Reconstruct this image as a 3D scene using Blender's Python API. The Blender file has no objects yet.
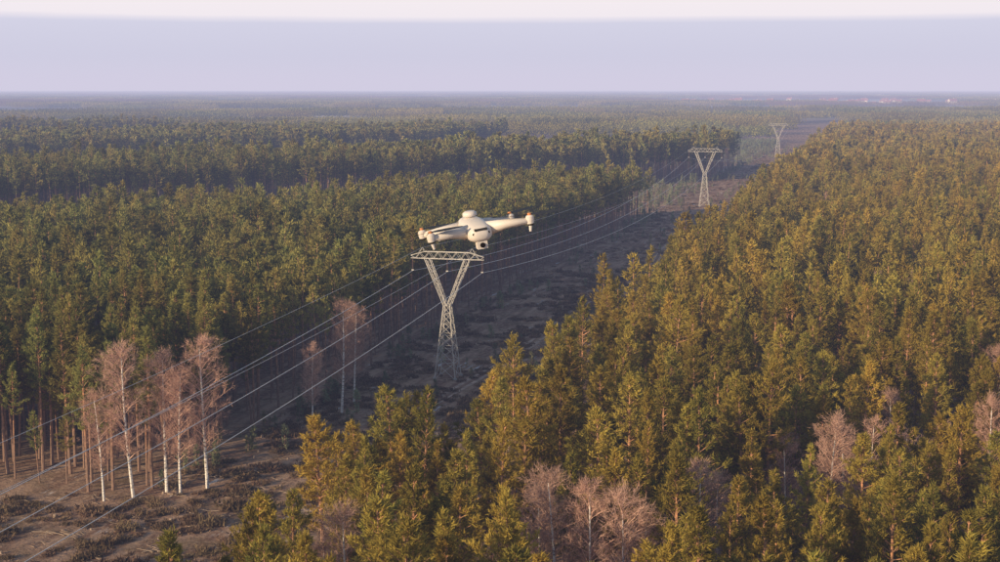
import bpy, math, random
import numpy as np
from mathutils import Vector, Matrix, noise

random.seed(7); RNG = np.random.default_rng(11)
scene = bpy.context.scene
COL = scene.collection
HAZE=True

# ------------------------------------------------------------------ helpers
class MB:
    def __init__(s): s.v=[]; s.f=[]; s.m=[]; s.t=[]; s.n=0
    def add(s, verts, faces, mat=0, tint=0.5):
        verts=np.asarray(verts,dtype=float).reshape(-1,3)
        s.v.append(verts)
        s.t.append(np.full(len(verts),tint) if np.isscalar(tint) else np.asarray(tint))
        for f in faces: s.f.append(tuple(i+s.n for i in f)); s.m.append(mat)
        s.n+=len(verts)
    def tris(s, arr, mat, tint):      # arr (N,3,3)
        N=len(arr); s.v.append(arr.reshape(-1,3)); s.t.append(np.repeat(tint,3))
        base=s.n
        s.f.extend([(base+3*i,base+3*i+1,base+3*i+2) for i in range(N)]); s.m.extend([mat]*N)
        s.n+=3*N
    def tube(s, pts, rad, sides=6, mat=0, tint=0.5, caps=False):
        pts=[np.asarray(p,dtype=float) for p in pts]
        vs=[]
        for i,p in enumerate(pts):
            d=pts[min(i+1,len(pts)-1)]-pts[max(i-1,0)]
            d=d/(np.linalg.norm(d)+1e-9)
            a=np.cross(d,[0,0,1.0]) if abs(d[2])<0.9 else np.cross(d,[0,1.0,0])
            a/=np.linalg.norm(a); b=np.cross(d,a)
            for k in range(sides):
                an=2*math.pi*(k+.5)/sides
                vs.append(p+rad[i]*(a*math.cos(an)+b*math.sin(an)))
        fs=[]
        for i in range(len(pts)-1):
            for k in range(sides):
                k2=(k+1)%sides
                fs.append((i*sides+k,i*sides+k2,(i+1)*sides+k2,(i+1)*sides+k))
        if caps:
            fs.append(tuple(range(sides))[::-1]); fs.append(tuple((len(pts)-1)*sides+k for k in range(sides)))
        s.add(vs,fs,mat,tint)
    def box(s, c, size, mat=0):
        x,y,z=[q/2 for q in size]
        vs=[(c[0]+i*x,c[1]+j*y,c[2]+k*z) for i in(-1,1) for j in(-1,1) for k in(-1,1)]
        s.add(vs,[(0,1,3,2),(4,6,7,5),(0,4,5,1),(2,3,7,6),(0,2,6,4),(1,5,7,3)],mat)
    def mesh(s,name,mats,smooth=False):
        me=bpy.data.meshes.new(name)
        V=np.concatenate(s.v) if s.v else np.zeros((0,3))
        me.from_pydata(V.tolist(),[],s.f)
        for m in mats: me.materials.append(m)
        me.polygons.foreach_set('material_index',s.m)
        a=me.attributes.new('tint','FLOAT','POINT'); a.data.foreach_set('value',np.concatenate(s.t))
        if smooth: me.polygons.foreach_set('use_smooth',[True]*len(me.polygons))
        me.update(); return me

def obj(name,me,parent=None,loc=(0,0,0),rot=(0,0,0),scale=(1,1,1)):
    o=bpy.data.objects.new(name,me); COL.objects.link(o)
    o.location=loc; o.rotation_euler=rot; o.scale=scale
    if parent: o.parent=parent
    return o

def mat_new(name):
    m=bpy.data.materials.new(name); m.use_nodes=True
    nt=m.node_tree; nt.nodes.clear()
    return m,nt,nt.nodes,nt.links
def N(nt,t,**kw):
    n=nt.nodes.new(t)
    for k,v in kw.items(): setattr(n,k,v)
    return n
def mixcol(nt,fac,a,b,blend='MIX'):
    n=nt.nodes.new('ShaderNodeMix'); n.data_type='RGBA'; n.blend_type=blend
    for sock,val in ((n.inputs[0],fac),(n.inputs[6],a),(n.inputs[7],b)):
        if hasattr(val,'is_linked') : nt.links.new(val,sock)
        elif isinstance(val,(int,float)): sock.default_value=val
        else: sock.default_value=(*val,1)
    return n.outputs[2]
def noise_tex(nt,scale,detail=4,vec=None,rough=0.55):
    n=nt.nodes.new('ShaderNodeTexNoise'); n.inputs['Scale'].default_value=scale
    n.inputs['Detail'].default_value=detail; n.inputs['Roughness'].default_value=rough
    if vec is not None: nt.links.new(vec,n.inputs['Vector'])
    return n.outputs[0]
def maprange(nt,val,a,b,c=0,d=1):
    n=nt.nodes.new('ShaderNodeMapRange'); nt.links.new(val,n.inputs[0])
    for i,q in enumerate((a,b,c,d)): n.inputs[i+1].default_value=q
    return n.outputs[0]

def foliage_mat(name,dark,light,warm,transl=0.35,vr=(0.6,1.3)):
    m,nt,nd,lk=mat_new(name)
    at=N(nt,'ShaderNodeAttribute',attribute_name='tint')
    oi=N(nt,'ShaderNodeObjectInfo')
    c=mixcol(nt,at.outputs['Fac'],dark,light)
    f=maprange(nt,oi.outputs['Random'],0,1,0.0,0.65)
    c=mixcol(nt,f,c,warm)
    r2=N(nt,'ShaderNodeMath',operation='FRACT')
    mm=N(nt,'ShaderNodeMath',operation='MULTIPLY'); lk.new(oi.outputs['Random'],mm.inputs[0]); mm.inputs[1].default_value=37.7
    lk.new(mm.outputs[0],r2.inputs[0])
    hs=N(nt,'ShaderNodeHueSaturation'); lk.new(c,hs.inputs['Color'])
    lk.new(maprange(nt,r2.outputs[0],0,1,*vr),hs.inputs['Value'])
    d=N(nt,'ShaderNodeBsdfDiffuse'); t=N(nt,'ShaderNodeBsdfTranslucent'); mx=N(nt,'ShaderNodeMixShader')
    lk.new(hs.outputs[0],d.inputs['Color']); lk.new(hs.outputs[0],t.inputs['Color'])
    mx.inputs[0].default_value=transl; lk.new(d.outputs[0],mx.inputs[1]); lk.new(t.outputs[0],mx.inputs[2])
    o=N(nt,'ShaderNodeOutputMaterial'); lk.new(mx.outputs[0],o.inputs['Surface'])
    return m
def simple_mat(name,col,rough=0.6,metal=0,var=0.25,scale=3.0,spec=0.4):
    m,nt,nd,lk=mat_new(name)
    tc=N(nt,'ShaderNodeTexCoord')
    nz=noise_tex(nt,scale,5,tc.outputs['Object'])
    c=mixcol(nt,maprange(nt,nz,0.3,0.7),tuple(q*(1-var) for q in col),tuple(min(1,q*(1+var)) for q in col))
    b=N(nt,'ShaderNodeBsdfPrincipled'); lk.new(c,b.inputs['Base Color'])
    b.inputs['Roughness'].default_value=rough; b.inputs['Metallic'].default_value=metal
    b.inputs['Specular IOR Level'].default_value=spec
    o=N(nt,'ShaderNodeOutputMaterial'); lk.new(b.outputs[0],o.inputs['Surface'])
    return m

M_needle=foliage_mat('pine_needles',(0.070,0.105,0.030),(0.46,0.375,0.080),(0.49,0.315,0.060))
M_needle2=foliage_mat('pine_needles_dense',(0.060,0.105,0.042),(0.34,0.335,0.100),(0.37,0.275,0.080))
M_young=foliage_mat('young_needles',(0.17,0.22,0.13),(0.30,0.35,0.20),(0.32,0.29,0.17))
M_scrub=foliage_mat('scrub_foliage',(0.15,0.095,0.068),(0.36,0.24,0.165),(0.25,0.20,0.11))
M_twig=foliage_mat('bare_twigs',(0.36,0.205,0.165),(0.68,0.44,0.34),(0.60,0.40,0.32),0.1,(.85,1.15))
M_bark,nt,nd,lk=mat_new('pine_bark')
tc=N(nt,'ShaderNodeTexCoord'); sp=N(nt,'ShaderNodeSeparateXYZ'); lk.new(tc.outputs['Object'],sp.inputs[0])
c=mixcol(nt,maprange(nt,sp.outputs[2],3,12),(0.32,0.21,0.165),(0.66,0.34,0.19))
c=mixcol(nt,maprange(nt,noise_tex(nt,2.5,4,tc.outputs['Object']),0.35,0.65),c,(0.22,0.15,0.11))
b=N(nt,'ShaderNodeBsdfDiffuse'); lk.new(c,b.inputs[0]); o=N(nt,'ShaderNodeOutputMaterial'); lk.new(b.outputs[0],o.inputs[0])
M_birch,nt,nd,lk=mat_new('birch_bark')
tc=N(nt,'ShaderNodeTexCoord'); mp=N(nt,'ShaderNodeMapping'); mp.inputs['Scale'].default_value=(1,1,4); lk.new(tc.outputs['Object'],mp.inputs[0])
nz_=noise_tex(nt,1.6,5,mp.outputs[0])
c=mixcol(nt,maprange(nt,nz_,0.54,0.62),(0.82,0.78,0.74),(0.22,0.18,0.15))
b=N(nt,'ShaderNodeBsdfDiffuse'); lk.new(c,b.inputs[0]); o=N(nt,'ShaderNodeOutputMaterial'); lk.new(b.outputs[0],o.inputs[0])

def unit(a): return a/(np.linalg.norm(a,axis=-1,keepdims=True)+1e-9)
def blades(mb,centers,dirs,r,w,k,mat,tints,spread=0.9,rng=RNG):
    n=len(centers)
    C=np.repeat(centers,k,axis=0); D=np.repeat(dirs,k,axis=0); T=np.repeat(tints,k)
    d=unit(D+spread*rng.normal(size=(n*k,3))*0.6)
    s=unit(np.cross(d,rng.normal(size=(n*k,3))))
    L=r*rng.uniform(0.6,1.25,size=(n*k,1)); W=w*rng.uniform(0.6,1.3,size=(n*k,1))
    C=C+rng.normal(size=C.shape)*r*0.22
    arr=np.stack([C-s*W,C+s*W,C+d*L],axis=1)
    mb.tris(arr,mat,np.clip(T+rng.normal(size=n*k)*0.15,0,1))

def make_pine(name,seed,H=22.,lod=0,needle=None,R=3.2,cb=(0.36,0.46),top=(0.6,0.9)):
    rng=np.random.default_rng(seed); mb=MB()
    cb=H*rng.uniform(*cb)
    bend=rng.normal(size=2)*0.25
    def axis(z): 
        q=z/H; return np.array([bend[0]*math.sin(q*2.6),bend[1]*math.sin(q*3.3+.4)-bend[1]*math.sin(.4),z])
    zs=np.linspace(0,H*0.97,8 if lod==0 else 4)
    mb.tube([axis(z) for z in zs],[0.20*(1-z/H)**0.7+0.03 for z in zs],6 if lod==0 else 4,1)
    R=R*rng.uniform(0.85,1.15)
    if lod==0: dz,nb,k,r,w=0.62,5,8,0.50,0.07
    elif lod==1: dz,nb,k,r,w=1.0,5,5,0.82,0.155
    else: dz,nb,k,r,w=1.6,4,4,1.4,0.42
    z=cb; cen=[];dr=[];ti=[]
    lob=rng.uniform(0,6.28,3)
    peak=rng.uniform(0.18,0.34); topw=rng.uniform(*top)
    while z<H-0.2:
        t=(z-cb)/(H-cb)
        prof=(1-t)**topw*(0.5+0.5*min(1,t/peak))+0.05
        n=nb+(rng.integers(-1,2))
        a0=rng.uniform(0,6.28)
        for i in range(n):
            a=a0+i*6.283/n+rng.normal()*0.3
            if rng.random()<0.14: continue
            L=R*1.2*prof*rng.uniform(0.5,1.18)*(1+0.22*math.sin(2*a+lob[0]+t*4))
            el=math.radians(8+40*t+rng.normal()*8)
            out=np.array([math.cos(a),math.sin(a),0.])
            p0=axis(z); 
            def bp(q): return p0+out*L*q*math.cos(el)+np.array([0,0,1.])*(L*q*math.sin(el)+0.18*L*q*q)
            if lod==0: mb.tube([p0,bp(.5),bp(.95)],[0.045,0.03,0.012],3,1)
            nt_=max(2,int((2.8*L+2) if lod==0 else (1.7*L+1) if lod==1 else (0.8*L+1)))
            side=np.array([-out[1],out[0],0])
            bt=rng.uniform(0.05,0.9)
            for j in range(nt_):
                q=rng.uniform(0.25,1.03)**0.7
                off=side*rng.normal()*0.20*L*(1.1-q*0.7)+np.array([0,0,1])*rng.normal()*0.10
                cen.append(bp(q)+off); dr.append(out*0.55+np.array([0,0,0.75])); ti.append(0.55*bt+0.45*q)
        z+=dz*rng.uniform(0.75,1.25)
    for q in range(5 if lod==0 else 2):
        cen.append(axis(H-0.15*q)); dr.append(np.array([0,0,1.5])); ti.append(0.7)
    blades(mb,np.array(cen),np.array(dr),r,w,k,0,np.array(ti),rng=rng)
    return mb.mesh(name,[needle or M_needle,M_bark])

def make_birch(name,seed,H=18.,k=1.0,width=1.0,bw=0.018):
    rng=np.random.default_rng(seed); mb=MB()
    bend=rng.normal(size=2)*0.5
    axis=lambda z: np.array([bend[0]*(z/H)**2*1.5,bend[1]*math.sin(z/H*2.4),z])
    zs=np.linspace(0,H*0.96,9)
    mb.tube([axis(z) for z in zs],[0.22*(1-z/H)**0.8+0.02 for z in zs],7,0)
    cen=[];dr=[]
    z=H*0.26
    while z<H*0.97:
        t=(z-H*.26)/(H*.74)
        for _ in range(2):
            a=rng.uniform(0,6.283); L=(0.9+3.1*math.sin(math.pi*min(1,(0.18+0.86*t)))**0.8)*rng.uniform(.6,1.1)*width
            el=math.radians(rng.uniform(38,62)); out=np.array([math.cos(a),math.sin(a),0.])
            p0=axis(z); bp=lambda q: p0+out*L*q*math.cos(el)+np.array([0,0,1.])*L*(q*math.sin(el)-0.15*q*q)
            mb.tube([bp(0),bp(.5),bp(1)],[0.065*(1-t)+.02,0.035,0.012],3,1,0.9)
            for j in range(int(7*k)):
                q=rng.uniform(0.25,1); s0=bp(q)
                d=unit(out*0.5+rng.normal(size=3)*0.6+np.array([0,0,.7])); l=rng.uniform(0.5,1.3)*width
                s1=s0+d*l
                mb.tube([s0,s1],[0.018,0.008],3,1,rng.uniform(.2,.8))
                for m in range(3):
                    cen.append(s0+d*l*rng.uniform(.3,1)); dr.append(d*0.8+np.array([0,0,0.1]))
        z+=0.46
    blades(mb,np.array(cen),np.array(dr),0.75,bw,4,1,rng.uniform(0.1,1,len(cen)),rng=rng)
    return mb.mesh(name,[M_birch,M_twig])

def make_scrub(name,seed):
    rng=np.random.default_rng(seed); mb=MB()
    n=30; c=rng.normal(size=(n,3))*np.array([.5,.5,.18]); c[:,2]=np.abs(c[:,2])
    blades(mb,c,np.tile([0,0,1.],(n,1)),0.45,0.09,5,0,rng.uniform(0,1,n),rng=rng)
    return mb.mesh(name,[M_scrub])

def make_patch(name,seed,size=100.,kind='pine'):
    rng=np.random.default_rng(seed); mb=MB(); sp=6.5
    cen=[];dr=[];ti=[]
    g=np.arange(-size/2,size/2,sp)
    for gx in g:
        for gy in g:
            x=gx+rng.uniform(0,sp); y=gy+rng.uniform(0,sp); h=20*rng.uniform(0.8,1.15)
            tt=rng.uniform(0.1,.9)
            for q in range(7):
                t=q/6; rr=2.6*(1-t*.85)
                a=rng.uniform(0,6.28)
                cen.append([x+rr*math.cos(a)*.7,y+rr*math.sin(a)*.7,h*(0.5+0.46*t)]); dr.append([math.cos(a)*.5,math.sin(a)*.5,.9]); ti.append(tt)
    if kind=='pine': blades(mb,np.array(cen),np.array(dr),2.0,.75,3,0,np.array(ti),rng=rng)
    else:            blades(mb,np.array(cen),np.array(dr),2.6,.20,4,0,np.array(ti)*.6,rng=rng)
    return mb.mesh(name,[M_needle2 if kind=='pine' else M_scrub])

# ------------------------------------------------------------------ GN scatter
def scatter(name,meshes,pts):
    src=bpy.data.collections.new(name+'_source')
    for i,me in enumerate(meshes):
        so=bpy.data.objects.new('%s_variant_%02d'%(name,i),me); src.objects.link(so)
    P=np.array(pts); me=bpy.data.meshes.new(name+'_points')
    me.vertices.add(len(P)); me.vertices.foreach_set('co',P[:,:3].ravel())
    a=me.attributes.new('irot','FLOAT_VECTOR','POINT'); R=np.stack([P[:,4],P[:,4]*0.6,P[:,3]],1); a.data.foreach_set('vector',R.ravel())
    a=me.attributes.new('iscl','FLOAT_VECTOR','POINT'); S=np.stack([P[:,5],P[:,5],P[:,6]],1); a.data.foreach_set('vector',S.ravel())
    a=me.attributes.new('iidx','INT','POINT'); a.data.foreach_set('value',P[:,7].astype(int))
    o=obj(name,me)
    ng=bpy.data.node_groups.new(name+'_gn','GeometryNodeTree')
    ng.interface.new_socket(name='Geometry',in_out='INPUT',socket_type='NodeSocketGeometry')
    ng.interface.new_socket(name='Geometry',in_out='OUTPUT',socket_type='NodeSocketGeometry')
    gi=ng.nodes.new('NodeGroupInput'); go=ng.nodes.new('NodeGroupOutput')
    ci=ng.nodes.new('GeometryNodeCollectionInfo'); ci.inputs['Collection'].default_value=src
    ci.inputs['Separate Children'].default_value=True; ci.inputs['Reset Children'].default_value=True
    ip=ng.nodes.new('GeometryNodeInstanceOnPoints')
    ng.links.new(gi.outputs[0],ip.inputs['Points']); ng.links.new(ci.outputs[0],ip.inputs['Instance'])
    ip.inputs['Pick Instance'].default_value=True
    for nm,ty,so in (('irot','FLOAT_VECTOR','Rotation'),('iscl','FLOAT_VECTOR','Scale'),('iidx','INT','Instance Index')):
        na=ng.nodes.new('GeometryNodeInputNamedAttribute'); na.data_type=ty; na.inputs['Name'].default_value=nm
        ng.links.new(na.outputs['Attribute'],ip.inputs[so])
    ng.links.new(ip.outputs[0],go.inputs[0])
    md=o.modifiers.new('scatter','NODES'); md.node_group=ng
    return o

# ------------------------------------------------------------------ layout
SL=0.271; OFF=-93.3; CS=1/math.sqrt(1+SL*SL); YAW=math.atan(SL)
def nz(x,y,s,o=0): return noise.noise(Vector((x/s+o,y/s-o,o*1.7)))
def perp(x,y): return (x-(OFF+SL*y))*CS
def kind(x,y):
    u=perp(x,y)
    wl=nz(x,y,14,3)*3.0; wr=nz(x,y,18,9)*5.0
    re=35 if y>190 else (26 if y>135 else 31)
    if -21+wl<u<re+wr and y<2450: return None
    if u<0:
        if y<213+nz(x,y,12,5)*3 and x>-150: return None
        w=nz(x,y,70,2)*12
        a=475+(x+181)*0.9+w
        if a<y<a+190 : return 'young'
        b=790+(x+243)*0.80+w
        if b<y<b+270: return 'young'
        if 1180<y<1640 and u>-300: return 'plant'
        c=1260+(x+353)*0.70+w*2
        if c<y<c+340: return 'young'
        if y>340 and nz(x,y,50,21)>0.5: return 'bare'
    else:
        if nz(x,y,38,31)>0.55: return 'bare'
        if math.hypot(x-248,y-705)<16: return 'bare'
    return 'pine'
def block_h(x,y):
    if perp(x,y)>0: return 1.0
    a=475+(x+181)*0.9; b=790+(x+243)*0.80
    if y<a+95: return 1.07
    if y<b+130: return 1.2
    return 1.15

birches=[(-57,211,1.22,0),(-52.5,214,1.12,1),(-46.5,216,1.22,2),(-50,212.5,1.0,0),(-61,209,.85,1),(-31,268,1.1,0),(-29.5,277,1.0,2),(-35,256,.8,1),
         (6.5,148,1.10,1),(9.8,145,1.05,2),(12.8,143,1.04,0),(4,150,.95,0),(15.5,146,.9,1),(-15,138,1.05,0),(-18,141,.8,2),(23,157,1.0,2),(26,160,.9,0),(43,178,1.05,1),(46,180,.95,2),(39,184,.85,2),(58,205,.9,0),(70,196,.95,1),(-88,228,.9,2),(84,232,1.0,2)]
def near_birch(x,y):
    for bx,by,s,v in birches:
        dy=y-by; px=bx*y/by
        front=by<200 and bx>-40
        if -15<dy<2.6 and abs(x-(bx if dy>0 else px))<2.4 and (dy>-4 or (front and (bx>0 or dy>-9))): return True
        if front and bx>0 and s>1:
            q=(x-bx)*-0.78+dy*-0.62; r=(x-bx)*0.62-dy*0.78
            if 0<q<7 and abs(r)<2.2: return True
    return False

near=[];mid=[];far=[];young=[];bare=[];indiv=[]
def add(lst,x,y,sc,hs,lo,hi): lst.append((x,y,0,random.uniform(0,6.283),random.gauss(0,0.022),sc,hs,random.randrange(lo,hi)))
def gen(y0,y1,sp,target,nr,nl):
    cs,sn=math.cos(YAW),math.sin(YAW)
    for side in (-1,1):
        s_=sp*(0.84 if side<0 else 1.08)
        for v in np.arange(y0*0.5-200,y1*1.3+200,s_):
            half=(0.46*v+200)*1.7
            for u in np.arange(-half,half,s_):
                uu=u+random.uniform(-.48,.48)*s_; vv=v+random.uniform(-.48,.48)*s_
                x=uu*cs+vv*sn; y=-uu*sn+vv*cs
                if not(y0<=y<y1): continue
                if x<-(0.39*y+60) or x>0.39*y+35: continue
                pu=perp(x,y)
                if (pu<0)!=(side<0): continue
                k=kind(x,y)
                if k is None: continue
                if y<330 and near_birch(x,y): continue
                lo,hi=(0,nr) if side>0 else (nr,nr+nl)
                if k=='pine':
                    if random.random()<0.06: continue
                    hs=random.gauss(1.0,0.10)+nz(x,y,45,7)*0.12
                    hs*=block_h(x,y)
                    if random.random()<0.11: hs*=random.uniform(.5,.8)
                    sc=min(1.25,hs)*random.uniform(0.82,1.25)
                    if y<172 and side>0 and abs(x)<0.37*y+4: indiv.append((x,y,sc,hs))
                    else: add(target,x,y,sc,hs,lo,hi)
                elif k=='young':
                    if random.random()<0.4: add(young,x,y,random.uniform(.5,1.2),random.uniform(.4,1.1),0,4)
                elif k=='plant':
                    add(young,x,y,random.uniform(.9,1.2),random.uniform(.9,1.15),0,4)
                elif k=='bare':
                    if random.random()<0.7: add(bare,x,y,random.uniform(.7,1.1),random.uniform(.7,1.05),0,3)
                    elif random.random()<0.6: add(target,x,y,.8,.8,lo,hi)
gen(78,280,5.2,near,8,6)
gen(280,800,5.4,mid,6,5)
gen(800,1600,6.4,far,4,4)

pr=[make_pine('pine_tree_mesh_%d'%i,100+i,22,0) for i in range(8)]
pl=[make_pine('tall_pine_mesh_%d'%i,150+i,22,0,needle=M_needle2,R=2.6,cb=(.44,.58),top=(.6,.9)) for i in range(6)]
mr_=[make_pine('pine_mid_mesh_%d'%i,200+i,22,1) for i in range(6)]+[make_pine('tall_mid_mesh_%d'%i,250+i,22,1,needle=M_needle2,R=2.6,cb=(.54,.66),top=(.6,.9)) for i in range(5)]
fm=[make_pine('pine_far_mesh_%d'%i,300+i,22,2,R=3.3) for i in range(4)]+[make_pine('tall_far_mesh_%d'%i,350+i,22,2,needle=M_needle2,R=2.8,cb=(.5,.6)) for i in range(4)]
ym=[make_pine('young_pine_mesh_%d'%i,400+i,6,1,needle=M_young,R=1.5,cb=(0.05,.06)) for i in range(4)]
bm_=[make_birch('birch_mesh_%d'%i,500+i,19.5,1.1,1.25) for i in range(3)]
bs=[make_birch('birch_small_mesh_%d'%i,520+i,17,0.5,1.0,.03) for i in range(3)]

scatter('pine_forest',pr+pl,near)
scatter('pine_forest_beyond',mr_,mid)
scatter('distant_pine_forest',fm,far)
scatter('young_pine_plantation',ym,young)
scatter('bare_birch_woodland',bs,bare)
for x,y,sc,hs in indiv:
    obj('pine_tree',random.choice(pr),loc=(x,y,0),rot=(random.gauss(0,.02),random.gauss(0,.02),random.uniform(0,6.28)),scale=(sc,sc,hs))
for x,y,s,v in birches:
    obj('silver_birch',bm_[v],loc=(x,y,0),rot=(random.gauss(0,.03),random.gauss(0,.03),random.uniform(0,6.28)),scale=(s,s,s))

pp=[];bp_=[]
S=96.
y=1648.
VC=(1250,5900)
while y<17000:
    x=-(0.39*y+150)
    while x<0.39*y+150:
        jit=20 if y>2500 else 3
        X=x+random.uniform(-jit,jit); Y=y+random.uniform(-jit,jit)
        n1=nz(X,Y,900,4)+0.5*nz(X,Y,300,6); n2=nz(X,Y,1100,14)
        u=perp(X,Y)
        skip=(Y<2600 and -60<u<70) or (abs(X-VC[0])<650 and abs(Y-VC[1])<900) or (3300<Y<4300 and 500<X<1500)
        if u<0:
            for s0,sl,wd_ in ((2050,.5,400),(3000,.35,600)):
                dd=s0+(X+600)*sl+nz(X,Y,300,5)*90
                if dd<Y<dd+wd_: skip=True
        if Y>2900 and n1>0.20: skip=True
        if not skip:
            rz=random.choice([0,1,2,3])*math.pi/2
            hs=random.uniform(.85,1.1)
            rec=(X,Y,0,rz,0,1.02,hs,random.randrange(3))
            if n2>(0.5 if Y<3800 else 0.1): bp_.append(rec)
            else: pp.append(rec)
        x+=S
    y+=S
scatter('horizon_pine_forest',[make_patch('pine_patch_%d'%i,600+i) for i in range(3)],pp)
scatter('horizon_bare_woodland',[make_patch('bare_patch_%d'%i,620+i,kind='bare') for i in range(3)],bp_)

sc=[];stp=[]
for _ in range(20000):
    y=random.uniform(120,1500) if random.random()<.5 else random.uniform(150,480)
    u=random.uniform(-60,44); x=OFF+SL*y+u/CS
    if kind(x,y) is not None: continue
    if random.random()<.10 and y<520:
        s=random.uniform(.6,1.3); stp.append((x,y,0,random.uniform(0,6.28),0,s,s,random.randrange(3)))
    if nz(x,y,9,12)+0.5*nz(x,y,3,5)<-0.02 : continue
    s=random.uniform(.4,1.3)*(1+0.7*(random.random()<.1))
    sc.append((x,y,0,random.uniform(0,6.28),0,s,s*random.uniform(.5,1.1),random.randrange(4)))
scatter('heather_scrub',[make_scrub('scrub_mesh_%d'%i,700+i) for i in range(4)],sc)
M_wood=simple_mat('cut_wood',(0.42,0.32,0.24),.9,0,.3,6,0)
sm=[]
for i in range(3):
    mb=MB()
    if i==0:
        mb.tube([(0,0,-.05),(0,0,.1),(0,0,.38)],[.30,.22,.2],8,0,caps=True)
    for q in range(0 if i==0 else 8):
        a=random.uniform(0,3.14); l=random.uniform(.4,1.4); cx,cy=random.gauss(0,.6),random.gauss(0,.6)
        z0=random.uniform(.05,.15); z1=z0+random.uniform(0,.35)
        mb.tube([(cx-math.cos(a)*l,cy-math.sin(a)*l,z0),(cx+math.cos(a)*l,cy+math.sin(a)*l,z1)],[.05,.025],5,0,caps=True)
    sm.append(mb.mesh('stump_debris_%d'%i,[M_wood]))
scatter('tree_stumps_and_brushwood',sm,stp)
yy=[]
for _ in range(900):
    y=random.uniform(215,1500); u=random.choice([random.uniform(-22,-14),random.uniform(-21,38)]); x=OFF+SL*y+u/CS
    if nz(x,y,25,40)<-.1: continue
    s=random.uniform(.25,.7); yy.append((x,y,0,random.uniform(0,6.28),0,s,s*random.uniform(.8,1.3),random.randrange(4)))
scatter('young_pine_saplings',ym,yy)

# ------------------------------------------------------------------ ground
M_ground,nt,nd,lk=mat_new('forest_ground')
geo=N(nt,'ShaderNodeNewGeometry')
vr=N(nt,'ShaderNodeVectorRotate'); vr.rotation_type='Z_AXIS'; vr.inputs['Angle'].default_value=YAW
lk.new(geo.outputs['Position'],vr.inputs['Vector'])
mp=N(nt,'ShaderNodeMapping'); mp.inputs['Scale'].default_value=(1,0.13,1); lk.new(vr.outputs[0],mp.inputs[0])
P=geo.outputs['Position']
c=mixcol(nt,maprange(nt,noise_tex(nt,0.35,6,mp.outputs[0]),0.42,0.60),(0.235,0.140,0.098),(0.47,0.32,0.225))
c=mixcol(nt,maprange(nt,noise_tex(nt,0.12,6,P,0.7),0.47,0.67),c,(0.18,0.125,0.07))
c=mixcol(nt,maprange(nt,noise_tex(nt,0.9,5,P,0.7),0.50,0.75),c,(0.54,0.385,0.275))
fro=N(nt,'ShaderNodeMath',operation='MULTIPLY')
lk.new(maprange(nt,noise_tex(nt,0.05,3,P),0.52,0.58),fro.inputs[0]); lk.new(maprange(nt,noise_tex(nt,0.55,6,mp.outputs[0],0.7),0.59,0.65),fro.inputs[1])
c=mixcol(nt,fro.outputs[0],c,(0.66,0.65,0.66))
fl=maprange(nt,noise_tex(nt,0.0012,3,P),0.42,0.62)
fc=mixcol(nt,fl,(0.18,0.17,0.11),(0.50,0.44,0.30))
sy=N(nt,'ShaderNodeSeparateXYZ'); lk.new(P,sy.inputs[0])
c=mixcol(nt,maprange(nt,sy.outputs[1],2300,3000),c,fc)
b=N(nt,'ShaderNodeBsdfDiffuse'); lk.new(c,b.inputs[0])
bu=N(nt,'ShaderNodeBump'); bu.inputs['Strength'].default_value=0.8; bu.inputs['Distance'].default_value=0.5
lk.new(noise_tex(nt,0.7,6,P,0.7),bu.inputs['Height']); lk.new(bu.outputs[0],b.inputs['Normal'])
o=N(nt,'ShaderNodeOutputMaterial'); lk.new(b.outputs[0],o.inputs[0])
mb=MB(); G=70000
mb.add([(-G,-3000,0),(G,-3000,0),(G,G,0),(-G,G,0)],[(0,1,2,3)])
obj('ground',mb.mesh('ground',[M_ground]))
M_track=simple_mat('track_sand',(0.46,0.34,0.26),1.0,0,.35,.5,0)
mb=MB(); vs=[];fs=[]; ys=np.arange(100,2500,6.)
for rut in (-1.0,1.0):
    b0=len(vs)
    for i,y in enumerate(ys):
        u=9+3.5*math.sin(y/61)+1.5*math.sin(y/23)+rut
        x=OFF+SL*y+u/CS; wv=0.38+0.15*math.sin(y/7.+rut*3)
        vs+= [(x-wv,y,0.03),(x+wv,y,0.03)]
        if i: k=b0+2*i; fs.append((k-2,k-1,k+1,k))
mb.add(vs,fs); obj('dirt_track',mb.mesh('dirt_track',[M_track]))

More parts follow.
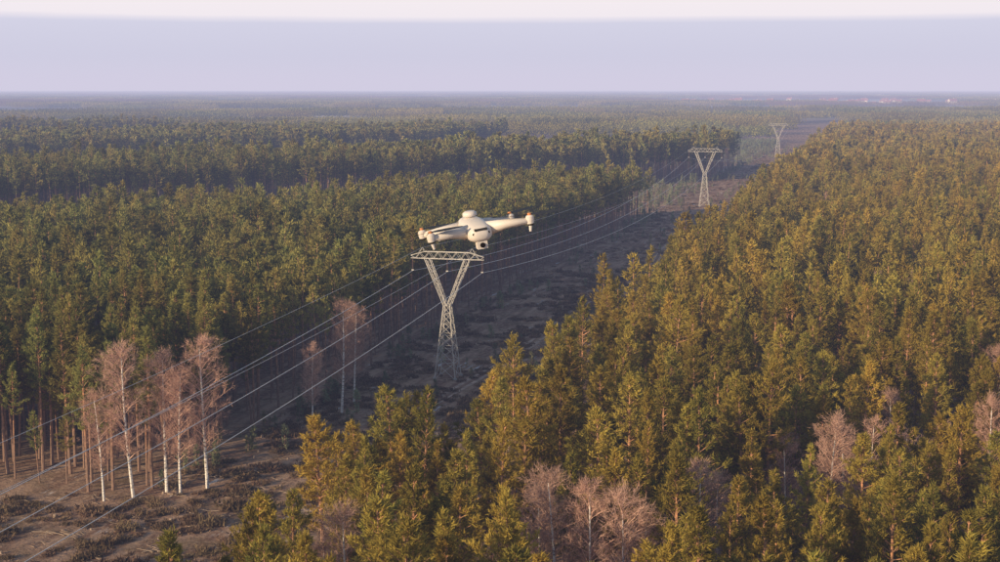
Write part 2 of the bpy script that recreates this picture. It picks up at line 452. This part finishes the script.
# ------------------------------------------------------------------ pylons
M_steel=simple_mat('galvanised_steel',(0.50,0.48,0.45),0.6,0.1,.2,1.5)
M_ins=simple_mat('insulator_glass',(0.20,0.12,0.09),0.25,0,.2,5)
M_wire=simple_mat('aluminium_wire',(0.80,0.78,0.76),0.5,0.0,.1,1)
M_conc=simple_mat('concrete',(0.35,0.34,0.32),0.9)
def pylon_meshes():
    mb=MB()
    def bar(a,b,t=0.07): mb.tube([a,b],[t,t],4,0,caps=True)
    lev=[0,3.6,6.8,9.6,12.0,14.1,16.0]
    def hw(z): return 2.35+(0.72-2.35)*z/16.0
    cor=[(-1,-1),(1,-1),(1,1),(-1,1)]
    for i in range(len(lev)-1):
        z0,z1=lev[i],lev[i+1]; a,b=hw(z0),hw(z1)
        for q in range(4):
            c0,c1=cor[q],cor[(q+1)%4]
            P0=(c0[0]*a,c0[1]*a,z0);P1=(c1[0]*a,c1[1]*a,z0);Q0=(c0[0]*b,c0[1]*b,z1);Q1=(c1[0]*b,c1[1]*b,z1)
            bar(P0,Q0,0.11); bar(P0,Q1,.055); bar(P1,Q0,.055); bar(Q0,Q1,.055)
    zt=26.2
    for s in (-1,1):
        def ch(side,yy,q):
            x0,x1=(0.72,5.1) if side else (0.02,3.9)
            return (s*(x0+(x1-x0)*q),yy*(0.72+(0.5-0.72)*q),16.0+(zt-16.0)*q)
        for side in (0,1):
            for yy in (-1,1): bar(ch(side,yy,0),ch(side,yy,1),0.09)
        n=7
        for i in range(n):
            q0,q1=i/n,(i+1)/n
            for yy in (-1,1):
                bar(ch(0,yy,q0),ch(1,yy,q1),.045) if i%2 else bar(ch(1,yy,q0),ch(0,yy,q1),.045)
                bar(ch(0,yy,q1),ch(1,yy,q1),.04)
            for side in (0,1): 
                bar(ch(side,-1,q0),ch(side,1,q1),.04)
        pk=(s*5.6,0,28.6)
        for yy in (-.5,.5):
            bar((s*5.1,yy,27.6),pk,.06); bar((s*6.4,yy*.8,27.5),pk,.05)
    xs=np.linspace(-8.3,8.3,17)
    def top(x): return 27.7-0.9*max(0,(abs(x)-5.1)/3.2)
    def wd(x): return 0.5*(1-0.7*max(0,(abs(x)-5.1)/3.2))
    for i in range(16):
        a,b=xs[i],xs[i+1]
        for yy in (-1,1):
            bar((a,yy*wd(a),26.2),(b,yy*wd(b),26.2),.08); bar((a,yy*wd(a),top(a)),(b,yy*wd(b),top(b)),.08)
            if i%2: bar((a,yy*wd(a),26.2),(b,yy*wd(b),top(b)),.045)
            else: bar((a,yy*wd(a),top(a)),(b,yy*wd(b),26.2),.045)
        bar((b,-wd(b),26.2),(b,wd(b),26.2),.04)
    lat=mb.mesh('pylon_lattice',[M_steel])
    mi=MB()
    for x in (-7.9,0,7.9):
        pts=[];rad=[]
        for k in range(14):
            z=26.0-k*0.17; pts+= [(x,0,z),(x,0,z-.05),(x,0,z-.10)]; rad+=[.04,.15,.04]
        mi.tube(pts,rad,8,0)
        mi.box((x,0,23.55),(0.5,0.35,0.22),1)
    ins=mi.mesh('insulators',[M_ins,M_steel])
    mf=MB()
    for a,b in cor: mf.tube([(a*2.35,b*2.35,-.3),(a*2.35,b*2.35,.35)],[.5,.4],8,0,caps=True)
    fo=mf.mesh('footings',[M_conc])
    return lat,ins,fo
lat,ins,fo=pylon_meshes()
PY=[-150,302,747,1275]
for y in PY:
    e=bpy.data.objects.new('electricity_pylon',None); COL.objects.link(e)
    e.location=(OFF+SL*y,y,0); e.rotation_euler=(0,0,-YAW)
    if y>700: e.scale=(1.1,1.1,1.12)
    obj('lattice_tower',lat,e); obj('insulators',ins,e); obj('footings',fo,e)
cu=bpy.data.curves.new('overhead_power_line','CURVE'); cu.dimensions='3D'; cu.bevel_depth=0.05; cu.bevel_resolution=1
for i in range(len(PY)-1):
    y0,y1=PY[i],PY[i+1]; span=y1-y0
    k0,k1=(1.12 if y0>700 else 1),(1.12 if y1>700 else 1)
    for (u,z,sg,rr) in ((-7.9,23.4,1,1),(0,23.4,1,1),(7.9,23.4,1,1),(-5.6,28.6,.75,.5),(5.6,28.6,.75,.5)):
        s=cu.splines.new('POLY'); n=60; s.points.add(n-1)
        for k in range(n):
            q=k/(n-1); y=y0+span*q; sag=4*q*(1-q)*(span/450.)**2*8.5*sg
            cx=OFF+SL*y; kk=k0+(k1-k0)*q
            s.points[k].co=(cx+u*CS*kk,y-u*SL*CS*kk,z*kk-sag,1); s.points[k].radius=rr
cu.materials.append(M_wire)
o=bpy.data.objects.new('overhead_power_line',cu); COL.objects.link(o)

# ------------------------------------------------------------------ village
M_wall=simple_mat('render_wall',(0.70,0.66,0.60),0.9); M_roof=simple_mat('tile_roof',(0.28,0.11,0.08),0.8); M_glass=simple_mat('window_glass',(0.05,0.06,0.08),0.1); M_door=simple_mat('door_wood',(0.14,0.08,0.05),.6)
mw=MB(); mw.box((0,0,3),(14,10,6)); mw.add([(-7,-5,6),(-7,5,6),(-7,0,9.6),(7,-5,6),(7,5,6),(7,0,9.6)],[(0,2,1),(3,4,5)]); mw.box((3,1,9.5),(.8,.8,3)); w_=mw.mesh('walls',[M_wall])
mr=MB(); mr.add([(-7.6,-5.8,5.6),(7.6,-5.8,5.6),(7.6,0,9.9),(-7.6,0,9.9),(-7.6,5.8,5.6),(7.6,5.8,5.6)],[(0,1,2,3),(3,2,5,4)]); r_=mr.mesh('roof',[M_roof])
mg=MB(); 
for x in (-5,-1.8,4.8):
    for z in (1.8,4.5): mg.box((x,-5.03,z),(1.3,.08,1.4))
g_=mg.mesh('windows',[M_glass])
md_=MB(); md_.box((1.8,-5.03,1.05),(1.1,.1,2.1)); d_=md_.mesh('door',[M_door])
for i in range(60):
    a=random.gauss(0,300); b=random.gauss(0,380)
    e=bpy.data.objects.new('village_house',None); COL.objects.link(e); e.location=(VC[0]+a,VC[1]+b-200,0); e.rotation_euler=(0,0,random.uniform(-.9,.3)); k=random.uniform(1.,2.2); e.scale=(k,k,k)
    obj('walls',w_,e);obj('roof',r_,e);obj('windows',g_,e);obj('door',d_,e)

# ------------------------------------------------------------------ drone
M_white=simple_mat('drone_shell',(0.72,0.66,0.61),0.45,0,.05,8)
M_dark=simple_mat('drone_dark',(0.04,0.04,0.045),0.4,0,.2,8)
M_orange=simple_mat('drone_prop_tip',(0.55,0.22,0.08),0.4)
M_lens=simple_mat('drone_lens',(0.01,0.01,0.015),0.08)
dr=bpy.data.objects.new('quadcopter_drone',None); COL.objects.link(dr)
def loft(sec,n=20,e=2.6):
    mb=MB(); vs=[];fs=[]
    for (y,hw,hh,zc) in sec:
        for k in range(n):
            a=2*math.pi*k/n; cx,sx=math.cos(a),math.sin(a)
            vs.append((hw*math.copysign(abs(cx)**(2/e),cx),y,zc+hh*math.copysign(abs(sx)**(2/e),sx)))
    m=len(sec)
    for i in range(m-1):
        for k in range(n):
            fs.append((i*n+k,(i+1)*n+k,(i+1)*n+(k+1)%n,i*n+(k+1)%n))
    fs.append(tuple(range(n))); fs.append(tuple((m-1)*n+k for k in range(n))[::-1])
    mb.add(vs,fs); return mb
body=loft([(-.125,.018,.012,-.004),(-.118,.034,.024,-.002),(-.10,.043,.032,0),(-.05,.048,.038,.004),(0,.047,.040,.006),(.06,.042,.036,.008),(.10,.033,.028,.010),(.118,.02,.016,.012)])
obj('body',body.mesh('drone_body',[M_white],True),dr)
rtk=MB(); rtk.tube([(0,.03,.035),(0,.03,.046),(0,.03,.050),(0,.03,.062),(0,.03,.068)],[.014,.014,.026,.025,.018],20,0,caps=True)
obj('antenna_module',rtk.mesh('drone_rtk',[M_white],True),dr)
bt=MB(); bt.box((0,-.118,.018),(.046,.012,.008)); bt.box((0,.112,.015),(.03,.02,.018)); obj('sensor_bar',bt.mesh('drone_sensor',[M_dark]),dr)
gm=MB(); gm.tube([(0,-.090,-.02),(0,-.095,-.035)],[.018,.012],12,0,caps=True); gm.box((0,-.100,-.042),(.036,.032,.028),0); gm.tube([(.0,-.116,-.042),(.0,-.121,-.042)],[.010,.009],14,1,caps=True)
obj('gimbal_camera',gm.mesh('drone_gimbal',[M_white,M_lens]),dr)
arm=MB(); mot=MB(); leg=MB(); prop=MB()
for s in (-1,1):
    for (yb,ye,xe,ze,zb) in ((-.06,-.125,.178,.018,.006),(.06,.115,.165,-.006,.002)):
        p0=(s*.03,yb,zb);p1=(s*.10,(yb+ye)/2,ze*.7+.004);p2=(s*xe,ye,ze)
        arm.tube([p0,p1,p2],[.028,.018,.011],10,0,caps=True)
        mot.tube([(s*xe,ye,ze-.014),(s*xe,ye,ze+.004),(s*xe,ye,ze+.016),(s*xe,ye,ze+.021)],[.012,.0145,.0145,.009],14,0,caps=True)
        mot.tube([(s*xe,ye,ze-.018),(s*xe,ye,ze-.011)],[.009,.0145],14,1,caps=True)
        if ye<0: leg.tube([(s*xe,ye,ze-.01),(s*(xe-.005),ye-.004,ze-.040)],[.007,.004],8,0,caps=True)
        else: leg.tube([(s*.11,.09,-.004),(s*.11,.092,-.035)],[.009,.005],8,0,caps=True)
        a0=random.uniform(-.5,.5)
        for h in (0,math.pi):
            vs=[];fs=[]
            for i,(q,w) in enumerate(((.006,.006),(.03,.011),(.07,.010),(.10,.007),(.118,.003))):
                for e_ in (-1,1):
                    lx,ly=q,e_*w; zz=ze+.024+e_*w*0.25
                    vs.append((s*xe+lx*math.cos(a0+h)-ly*math.sin(a0+h),ye+lx*math.sin(a0+h)+ly*math.cos(a0+h),zz))
                if i: fs.append((2*i-2,2*i,2*i+1,2*i-1))
            prop.add(vs,fs,0)
        prop.tube([(s*xe,ye,ze+.019),(s*xe,ye,ze+.029)],[.009,.006],10,1,caps=True)
obj('arms',arm.mesh('drone_arms',[M_white],True),dr); obj('motors',mot.mesh('drone_motors',[M_white,M_dark]),dr)
obj('landing_legs',leg.mesh('drone_legs',[M_white]),dr); obj('propellers',prop.mesh('drone_props',[M_dark,M_orange]),dr)
sn_=MB()
for s in (-1,1): sn_.tube([(s*.026,-.117,.003),(s*.026,-.121,.003)],[.006,.005],12,0,caps=True)
obj('vision_sensors',sn_.mesh('drone_eyes',[M_lens]),dr)
dr.location=(-.10,5.28,62.468); dr.scale=(1.07,1.05,1.0); dr.rotation_euler=(math.radians(2),math.radians(-9),math.radians(14))

# ------------------------------------------------------------------ haze
if HAZE:
    mh=bpy.data.materials.new('air_haze'); mh.use_nodes=True; nt=mh.node_tree; nt.nodes.clear()
    va=nt.nodes.new('ShaderNodeVolumeAbsorption'); va.inputs['Density'].default_value=1.5e-4; va.inputs['Color'].default_value=(.333,.23,0,1)
    em=nt.nodes.new('ShaderNodeEmission'); em.inputs['Color'].default_value=(.565,.62,1,1); em.inputs['Strength'].default_value=1.14e-4
    ad=nt.nodes.new('ShaderNodeAddShader'); oo=nt.nodes.new('ShaderNodeOutputMaterial')
    nt.links.new(va.outputs[0],ad.inputs[0]); nt.links.new(em.outputs[0],ad.inputs[1]); nt.links.new(ad.outputs[0],oo.inputs['Volume'])
    mb=MB(); mb.box((0,30000,120),(130000,64000,260)); obj('haze',mb.mesh('haze',[mh]))

# ------------------------------------------------------------------ light, sky
SD=Vector((-0.76,-0.65,0)).normalized(); EL=math.radians(15)
sdir=Vector((SD.x*math.cos(EL),SD.y*math.cos(EL),math.sin(EL)))
L=bpy.data.lights.new('sun','SUN'); L.energy=5.0; L.angle=math.radians(0.6); L.color=(1,.77,.48)
lo=bpy.data.objects.new('sun',L); COL.objects.link(lo); lo.rotation_euler=(-sdir).to_track_quat('-Z','Y').to_euler(); lo.location=(0,0,300)
w=bpy.data.worlds.new('World'); scene.world=w; w.use_nodes=True; nt=w.node_tree; nt.nodes.clear()
sky=nt.nodes.new('ShaderNodeTexSky'); sky.sky_type='NISHITA'; sky.sun_disc=False; sky.sun_elevation=EL; sky.sun_rotation=math.atan2(SD.x,SD.y)%(2*math.pi)
bg=nt.nodes.new('ShaderNodeBackground'); bg.inputs['Strength'].default_value=0.13; nt.links.new(sky.outputs[0],bg.inputs[0])
tc=nt.nodes.new('ShaderNodeTexCoord'); sp=nt.nodes.new('ShaderNodeSeparateXYZ'); nt.links.new(tc.outputs['Generated'],sp.inputs[0])
mp=nt.nodes.new('ShaderNodeMapping'); mp.inputs['Scale'].default_value=(1,1,14); nt.links.new(tc.outputs['Generated'],mp.inputs[0])
nn=noise_tex(nt,2.2,5,mp.outputs[0])
am=nt.nodes.new('ShaderNodeMath'); am.operation='MULTIPLY_ADD'; nt.links.new(nn,am.inputs[0]); am.inputs[1].default_value=0.007; nt.links.new(sp.outputs[2],am.inputs[2])
cr=nt.nodes.new('ShaderNodeValToRGB'); cr.color_ramp.interpolation='LINEAR'
nt.links.new(maprange(nt,am.outputs[0],0.0,0.25),cr.inputs[0])
els=cr.color_ramp.elements; els[0].position=0; els[0].color=(.64,.63,.75,1); els[1].position=1; els[1].color=(.62,.68,.85,1)
for p,c in ((.10,(.60,.61,.75,1)),(.195,(.66,.67,.81,1)),(.215,(1.0,.94,.96,1)),(.34,(1,.92,.89,1))):
    e=els.new(p); e.color=c
b2=nt.nodes.new('ShaderNodeBackground'); b2.inputs['Strength'].default_value=1.0; nt.links.new(cr.outputs[0],b2.inputs[0])
ms=nt.nodes.new('ShaderNodeMixShader'); nt.links.new(maprange(nt,sp.outputs[2],0.10,0.24,1,0),ms.inputs[0])
nt.links.new(bg.outputs[0],ms.inputs[1]); nt.links.new(b2.outputs[0],ms.inputs[2])
wo=nt.nodes.new('ShaderNodeOutputWorld'); nt.links.new(ms.outputs[0],wo.inputs[0])

# ------------------------------------------------------------------ camera
cam=bpy.data.cameras.new('camera'); co=bpy.data.objects.new('camera',cam); COL.objects.link(co)
cam.sensor_width=36; cam.lens=50.4; cam.clip_start=0.1; cam.clip_end=150000
co.location=(0,0,63); co.rotation_euler=(math.radians(90-7.85),0,0)
scene.camera=co
scene.view_settings.view_transform='Standard'; scene.view_settings.look='None'; scene.view_settings.exposure=0
print('COUNTS',len(near),len(mid),len(far),len(young),len(bare),len(indiv),len(pp),len(bp_),len(sc))
